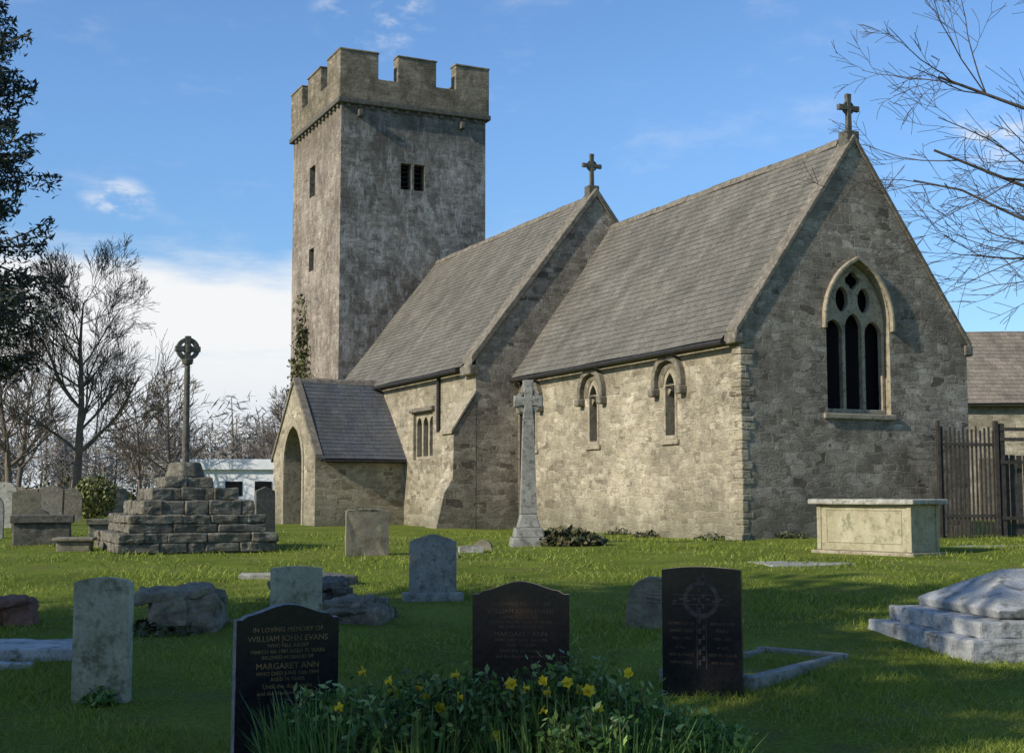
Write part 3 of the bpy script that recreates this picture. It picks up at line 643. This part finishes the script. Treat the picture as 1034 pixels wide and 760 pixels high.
roof('roof_back',(-.3,7.35,3.95),(1,0,0),(0,-1,.76),18.6,math.hypot(3.85,3.85*.76),M_tile,bb,.25)
for s_ in (0.01,17.7): pex('gable',[(0,4.0),(7,4.0),(3.5,6.55)],[],lambda u,v,d:(d,u,v),s_,s_+.28,M_south,bb)
box('door',3,4.2,-.05,.02,0,2.1,M_wood,bb); box('window',6,7.2,-.03,.02,1.2,2.3,M_glass,bb)
wb=group('white_hall',(-15.6,64,0),.05)
box('walls',0,4.9,0,6,-.3,2.05,M_white,wb); box('roof_fascia',-.2,5.1,-.2,6.2,2.053,2.55,M_white,wb,bv=.02)
for i in range(3): box('window',.5+i*1.4,1.3+i*1.4,-.03,.02,.8,1.5,M_glass,wb)
box('lean_to',4.9,7.4,1,6,-.3,1.7,M_grey,wb)
g=group('boundary_wall',(-40,56,0),-.03); box('wall',0,24,0,.5,-.3,1.0,M_east,g); boxes('coping',[(i*.5,i*.5+.47,-.05,.55,1.003,1.0+R.uniform(.1,.18)) for i in range(48)],M_dark,g,bv=.02)
# ------------------------------------------------------------ trees
def baretree(name,x,y,H,r,seed,depth=4,kids=6,spread=.75,minr=.012,low=.34,Lf=.36,mat=M_btree):
    rg=random.Random(seed);V=[];F=[]
    z0=gzf(x,y)-.1; p=Vector((0,0,0)); pts=[p.copy()];d=Vector((0,0,1))
    nt_=10
    for i in range(nt_):
        d=(d+Vector((rg.uniform(-1,1),rg.uniform(-1,1),0))*.07).normalized(); p=p+d*H*.8/nt_; pts.append(p.copy())
    rad=[r*(1.25 if i==0 else 1-.85*i/nt_) for i in range(nt_+1)]
    tube(V,F,pts,rad,9)
    for i in range(2+int(low*5),nt_+1):
        for k in range(3):
            a=rg.uniform(0,2*math.pi); dd=Vector((math.cos(a),math.sin(a),rg.uniform(.5,1.3)))
            grow(V,F,pts[i],dd,H*Lf*(1.15-.06*i)*rg.uniform(.7,1.1),rad[i]*.4+minr,depth-1,rg,spread,.07,kids,5,None,.16,minr)
    o=mk(name,V,F,mat,smooth=True); o.location=(x,y,z0); return o
baretree('bare_tree',-17.9,55,11.2,.22,11,4,6,minr=.008,spread=.72)
baretree('bare_tree',-17.2,62,6.6,.10,12,3,6,minr=.011)
baretree('bare_tree',-13.2,75,7.2,.12,15,3,6,minr=.012)
baretree('bare_tree',-25.5,68,9.5,.2,16,3,6,minr=.012)
baretree('bare_tree',-29.5,80,10.5,.2,17,3,6,minr=.014)
baretree('bare_tree',-21.5,85,9.0,.16,18,3,6,minr=.014)
rg=random.Random(5);V=[];F=[]
bx,by=8.6,15.2; z0=gzf(bx,by)
pts=[Vector((0,0,-.2)),Vector((.05,0,1)),Vector((0,.1,2.2)),Vector((-.1,.05,3.5)),Vector((.05,0,5)),Vector((.1,0,6.6)),Vector((0,.1,8.2))]
tube(V,F,pts,[.30,.24,.21,.18,.13,.08,.03],10)
for (h,d,L_,r_) in ((3,(-1,-.1,.16),3.9,.040),(3,(-1,.25,.02),4.0,.032),(3,(-1,.1,-.08),3.2,.03),(3,(-1,-.25,-.05),3.3,.028),(4,(-1,0,.35),3.8,.04),(4,(-1,-.2,.12),3.2,.035),(5,(-1,.1,.22),3.2,.03),(5,(-1,-.1,.5),3.4,.03),(4,(1,.2,.5),3.6,.06),(3,(.6,.8,.4),3.5,.06),(5,(.6,-.6,.8),3,.05),(4,(.1,1,.5),3.3,.05),(5,(-.3,.7,.9),2.6,.04),(6,(-.2,0,1),1.8,.025)):
    grow(V,F,pts[h],Vector(d),L_,r_,3,rg,.75,.0,5,7,None,.2,.0035,.5)
o=mk('bare_tree',V,F,M_twig,smooth=True); o.location=(bx,by,z0)
def conifer(name,x,y,H,Rm,zlo,seed):
    rg=random.Random(seed); g=group(name,(x,y,0)); V=[];F=[];C=[]
    tube(V,F,[Vector((0,0,-.2)),Vector((0,0,H*.5)),Vector((0,0,H))],[.55,.3,.04],10)
    z=zlo
    while z<H-.3:
        f=(z-zlo)/(H-zlo); Lb=Rm*(1-f)**.75*(.55+.45*min(1,f*6))*rg.uniform(.55,1.1)+.3
        a=rg.uniform(0,6.28); d=Vector((math.cos(a),math.sin(a),0)); dr=rg.uniform(.1,.55)
        pts=[Vector((0,0,z))+d*Lb*t+Vector((0,0,-dr*Lb*t+.32*Lb*t*t)) for t in (0,.25,.5,.75,1)]
        tube(V,F,pts,[.07,.06,.045,.03,.015],4)
        side=Vector((-d.y,d.x,0))
        for k in range(int(65*Lb)):
            t=rg.uniform(.1,1.03)**.8; wdt=Lb*.17*(1.1-t)+.08
            q=Vector((0,0,z))+d*Lb*t+side*rg.gauss(0,wdt)+Vector((0,0,-dr*Lb*t+.32*Lb*t*t-abs(rg.gauss(0,.42))+.1))
            C.append(q[:])
        z+=H/250*rg.uniform(.4,1.6)
    mk('trunk_and_limbs',V,F,M_bark,g)
    C=np.array(C); Vv=leafV(C,.10,3.4,.2); mk('needles',Vv.tolist(),quadF(len(C)),M_con,g); return g
conifer('conifer_tree',-21.7,52,27,4.5,5.6,3)
def yew(name,x,y,H,Rr,seed,zlo=1.6,n=6000):
    rg=random.Random(seed); rn=np.random.default_rng(seed); g=group(name,(x,y,gzf(x,y)))
    V=[];F=[];tips=[]
    for k in range(4): grow(V,F,Vector((rg.uniform(-.15,.15),rg.uniform(-.15,.15),-.1)),Vector((rg.uniform(-.3,.3),rg.uniform(-.3,.3),1)),H*.75,.22,2,rg,.8,.08,6,6,tips,.12,.02)
    mk('trunk_and_limbs',V,F,M_bark,g,smooth=True)
    T=[t for t in tips if (t.x/Rr)**2+(t.y/Rr)**2+((t.z-H*.55)/(H*.5))**2<1.1 and t.z>zlo]
    extra=[Vector((Rr*.9*math.cos(a)*s,Rr*.9*math.sin(a)*s,H*.52+H*.42*c2)) for a,s,c2 in [(rg.uniform(0,6.28),rg.uniform(.2,1),rg.uniform(-.8,.9)) for _ in range(50)] if s*s+c2*c2<1]
    T=[t[:] for t in T+extra]; T=np.array(T); idx=rn.integers(0,len(T),n); C=T[idx]+rn.normal(0,.26,(n,3))
    Vv=leafV(C,.22,1.8,rng=rn); mk('foliage',Vv.tolist(),quadF(n),M_yew,g); return g
for i,(x,y,H,Rr,nn_) in enumerate(((-13,5.0,11,2.7,9000),(-12.5,1.3,11.5,2.5,7500),(-15.5,2.4,12.5,2.6,8000),(-10.5,-3.2,11.5,2.1,7000))):
    yew('yew_tree',x,y,H,Rr,40+i,n=nn_)
C=[];rg=random.Random(9)
V=[];F=[]
for i in range(210):
    x=rg.uniform(-85,-12); y=rg.uniform(95,150)
    if rg.random()<.15: x=rg.uniform(10,90)
    h=rg.uniform(5.0,9.5); r_=rg.uniform(1.8,3.4)
    tube(V,F,[Vector((x,y,-.2)),Vector((x+.2,y,h*.5)),Vector((x,y,h*.9))],[.16,.09,.03],4)
    for k in range(300):
        a=rg.uniform(0,6.28);e=rg.uniform(-1,1);s=rg.random()**.45
        C.append((x+r_*s*math.cos(a)*math.sqrt(1-e*e),y+r_*s*math.sin(a)*math.sqrt(1-e*e),h*.56+h*.42*e*s))
o_=group('distant_woodland'); mk('trunks',V,F,M_btree,o_)
C=np.array(C); mk('twigs',leafV(C,.10,10.).tolist(),quadF(len(C)),M_far,o_)
C=[]
for i in range(14000):
    x=rg.uniform(-60,-14); C.append((x,76+rg.gauss(0,.8),abs(rg.gauss(.5,.4))+.25*math.sin(x*.7)))
mk('hedge',leafV(np.array(C),.2,1.6).tolist(),quadF(len(C)),M_hedge)
C=[]
for i in range(1500):
    v=Vector((rg.gauss(0,1),rg.gauss(0,1),rg.gauss(0,1))).normalized()*rg.random()**.3
    C.append((-14.3+v.x*.75,46+v.y*.8,.75+v.z*.8))
mk('round_shrub',leafV(np.array(C),.11,1.4).tolist(),quadF(len(C)),leafmat('olive_leaves',(.07,.08,.02),(.13,.14,.04),(.2,.2,.07),0))
def lowplant(name,x,y,r,h,n,mat,size=.06,seed=1):
    rr=random.Random(seed);C=[]
    for i in range(n):
        a=rr.uniform(0,6.28);s=rr.random()**.5; px=x+math.cos(a)*s*r;py=y+math.sin(a)*s*r*.6
        C.append((px,py,gzf(px,py)+rr.random()*h*(1.1-s*s*.8)))
    return mk(name,leafV(np.array(C),size,1.8).tolist(),quadF(n),mat)
lowplant('ivy_clump',.95,22.3,.6,.28,900,M_ivy,.08,2)
lowplant('weeds',-3.2,12.0,.5,.1,250,M_hedge,.05,3)
lowplant('weeds',-1.7,13.2,.6,.12,350,M_hedge,.05,4)
lowplant('weeds',-2.72,8.95,.12,.12,120,M_shrub,.04,5)
for i,(s_,t_) in enumerate(((.8,-.15),(3.2,-.15),(4.4,-.12),(7.3,-.15),(-.15,1.0),(-.15,4.4))):
    lowplant('wall_weeds',C0[0]+t_*nx-s_*ny,C0[1]+t_*ny+s_*nx,.35,.13,160,M_hedge,.05,30+i)
# ------------------------------------------------------------ daffodils and shrub foreground
dg=group('daffodil_clump',(0,0,0)); V=[];F=[];FV=[];FF=[];SV=[];SF=[]
rg=random.Random(21)
def strap(x,y,h,lean,a,w):
    z0=gzf(x,y)-.01;k=len(V);dx,dy=math.cos(a),math.sin(a);n_=4
    sx,sy=-dy*w/2,dx*w/2
    for i in range(n_+1):
        t=i/n_; q=(x+dx*lean*t*t,y+dy*lean*t*t,z0+h*(t-.25*t*t*(lean/h if h else 0)))
        ww=1-.85*t**3
        V.append((q[0]-sx*ww,q[1]-sy*ww,q[2]));V.append((q[0]+sx*ww,q[1]+sy*ww,q[2]))
    for i in range(n_): b=k+2*i; F.append((b,b+1,b+3,b+2))
def flower(x,y,h,rr=rg):
    z0=gzf(x,y); top=Vector((x+rr.uniform(-.03,.03),y+rr.uniform(-.03,.03),z0+h))
    tube(SV,SF,[Vector((x,y,z0)),Vector((x,y,z0+h*.6)),top],[.004,.004,.003],4)
    a=rr.uniform(math.pi*.9,2.1*math.pi); f=Vector((math.cos(a),math.sin(a)-.2,rr.uniform(-.45,0))).normalized()
    u=f.orthogonal().normalized();v=f.cross(u); o0=top+f*.02; sc=rr.uniform(.85,1.1)
    for i in range(6):
        t=2*math.pi*i/6+rr.uniform(-.1,.1); d=u*math.cos(t)+v*math.sin(t); s=f.cross(d); cu=rr.uniform(-.012,.008)
        k=len(FV)
        for q in (o0,o0+d*.018*sc+s*.014*sc,o0+d*.034*sc+f*cu,o0+d*.018*sc-s*.014*sc): FV.append(q[:])
        FF.append((k,k+1,k+2,k+3))
    k=len(FV); m_=8
    for (rad_,l_) in ((.008,0),(.010,.02),(.015,.028)):
        for i in range(m_):
            t=2*math.pi*i/m_; FV.append((o0+f*l_*sc+(u*math.cos(t)+v*math.sin(t))*rad_*sc)[:])
    for j in range(2):
        for i in range(m_): FF.append((k+j*m_+i,k+j*m_+(i+1)%m_,k+(j+1)*m_+(i+1)%m_,k+(j+1)*m_+i))
clumps=[(-1.05,6.75,.22,.50),(-.8,6.85,.22,.54),(-.55,6.8,.25,.58),(-.25,6.85,.25,.58),(.05,6.8,.25,.60),(.28,6.8,.25,.60),(.5,6.8,.22,.55),(.72,6.8,.2,.48),(.92,6.7,.2,.38),(-.85,6.45,.25,.48),(-.4,6.45,.25,.50),(.5,6.45,.3,.48),(.1,6.45,.3,.50)]
for (x,y,r_,h) in clumps:
    for i in range(170):
        a=rg.uniform(0,6.28);s=rg.random()**.6*r_
        strap(x+math.cos(a)*s,y+math.sin(a)*s*.7,h*rg.uniform(.6,1.08),rg.uniform(.02,.22),a+rg.uniform(-.8,.8),rg.uniform(.009,.015))
for (fx,zf) in ((-.70,-.03),(-.565,-.06),(-.235,-.045),(-.26,-.115),(.065,-.095),(.175,-.045),(.29,-.055),(.325,-.13),(.555,-.005),(-.09,-.30),(-.44,-.16),(.12,-.18),(-.62,-.14),(.42,-.17),(-.80,-.17),(-.03,-.14),(.22,-.11),(-.33,-.19),(-.5,-.10),(.0,-.07),(.40,-.09)):
    yy=rg.uniform(6.5,6.85); flower(fx,yy,zf-gzf(fx,yy)-.01)
mk('leaves',V,F,M_daf,dg); mk('stems',SV,SF,M_daf,dg); mk('flowers',FV,FF,M_pet,dg)
def shrub(name,cl,n,seed,mat,size):
    rr=random.Random(seed);C=[];V=[];F=[]
    g=group(name,(0,0,0))
    for (x,y,r_,h) in cl:
        z0=gzf(x,y)
        for i in range(40):
            a=rr.uniform(0,6.28);s=rr.random()*r_; t=Vector((x+math.cos(a)*s,y+math.sin(a)*s*.7,z0+h*rr.uniform(.6,1)))
            tube(V,F,[Vector((x,y,z0)),(t+Vector((x,y,z0)))/2+Vector((0,0,.05)),t],[.005,.004,.002],3)
            for k in range(n//40):
                q=rr.random(); b_=Vector((x,y,z0)).lerp(t,.3+.7*q); C.append((b_.x+rr.gauss(0,.035),b_.y+rr.gauss(0,.035),b_.z+rr.gauss(0,.03)))
    mk('stems',V,F,M_twig,g); C=np.array(C); mk('leaves',leafV(C,size,1.9).tolist(),quadF(len(C)),mat,g)
shrub('leafy_shrub',[(.25,6.9,.28,.68),(.02,6.75,.25,.60),(-.5,6.85,.28,.58),(-.9,6.75,.25,.52),(.55,6.8,.25,.56),(.82,6.85,.22,.46),(1.05,6.9,.2,.34),(-.2,6.7,.25,.56),(.35,6.5,.25,.50),(-.6,6.5,.3,.50),(-.28,6.9,.22,.58)],1500,5,M_shrub,.026)
# ------------------------------------------------------------ light, sky, camera
aE=math.radians(7); el=math.radians(29)
nv=Vector((nx,ny,0)); wv=Vector((-ny,nx,0))
sh=(-nv*math.cos(aE)-wv*math.sin(aE)).normalized()
S=Vector((sh.x*math.cos(el),sh.y*math.cos(el),math.sin(el)))
sun=bpy.data.lights.new('sun','SUN'); sun.energy=5.0; sun.angle=math.radians(.5); sun.color=(1,.93,.80)
so=bpy.data.objects.new('sun',sun); so.rotation_euler=S.to_track_quat('Z','Y').to_euler(); link(so)
wd=bpy.data.worlds.new('World'); scene.world=wd; wd.use_nodes=True; nt=wd.node_tree; L=nt.links.new
bg=nt.nodes['Background']; bg.inputs['Strength'].default_value=.15
sk=N(nt,'ShaderNodeTexSky',sky_type='NISHITA'); sk.sun_disc=False; sk.sun_elevation=el; sk.sun_rotation=math.atan2(S.x,S.y)%(2*math.pi); sk.air_density=1.0; sk.dust_density=.3; sk.ozone_density=1.6
gen=N(nt,'ShaderNodeTexCoord').outputs['Generated']; sp=N(nt,'ShaderNodeSeparateXYZ'); L(gen,sp.inputs[0])
def M(op,a,b=None,c=None): return mth(nt,op,a,b,c)
def sm(v,a,b,o0=0.,o1=1.):
    m=N(nt,'ShaderNodeMapRange',interpolation_type='SMOOTHSTEP'); L(v,m.inputs[0]); m.inputs[1].default_value=a;m.inputs[2].default_value=b;m.inputs[3].default_value=o0;m.inputs[4].default_value=o1
    return m.outputs[0]
cn=noise(nt,mapping(nt,gen,(3,3,14)),1.6,5,.6).outputs[0]
cn2=noise(nt,mapping(nt,gen,(5,5,13),(2,5,1)),2.2,5,.65).outputs[0]
zz=M('MULTIPLY_ADD',M('SUBTRACT',cn,.5),.10,sp.outputs[2])
bank=M('MULTIPLY',sm(zz,.188,.150),sm(sp.outputs[0],-.02,-.1))
cst=noise(nt,mapping(nt,gen,(3,3,34),(1,4,2)),1.8,5,.6).outputs[0]
bank=M('MULTIPLY',bank,sm(cst,.25,.5,.75,1.))
def blob(dx,dz,rx,rz):
    a=M('DIVIDE',M('SUBTRACT',sp.outputs[0],dx),rx);b_=M('DIVIDE',M('SUBTRACT',sp.outputs[2],dz),rz)
    d=M('ADD',M('MULTIPLY',a,a),M('MULTIPLY',b_,b_)); return sm(d,1.,0.)
wis=M('ADD',M('ADD',blob(-.10,.345,.05,.035),blob(.345,.25,.05,.025)),blob(-.28,.21,.03,.018))
cn3=noise(nt,mapping(nt,gen,(14,14,30),(3,1,7)),1.6,5,.6).outputs[0]
wis=M('MULTIPLY',M('MINIMUM',wis,1),sm(cn3,.42,.66,0,.75))
high=sm(cn2,.52,.85,0,.2)
tot=M('MINIMUM',M('ADD',M('ADD',bank,wis),high),1)
skc=mix(nt,1.,sk.outputs[0],mix(nt,sm(sp.outputs[2],.10,.30),(.64,.84,1.05),(.74,.98,1.24)),'MULTIPLY')
cc=mix(nt,sm(sp.outputs[2],.02,.12),(5.0,5.4,5.8),(6.1,6.2,6.3))
fin=mix(nt,tot,skc,cc)
L(fin,bg.inputs['Color'])
cam=bpy.data.cameras.new('camera'); cam.sensor_width=36; cam.lens=36*1350/1034; cam.clip_end=5000; cam.clip_start=.1
co=bpy.data.objects.new('camera',cam); co.location=(0,0,CZ); co.rotation_euler=(math.radians(90+5.08),0,0); link(co); scene.camera=co
scene.view_settings.view_transform='Standard'; scene.view_settings.look='None'; scene.view_settings.exposure=0
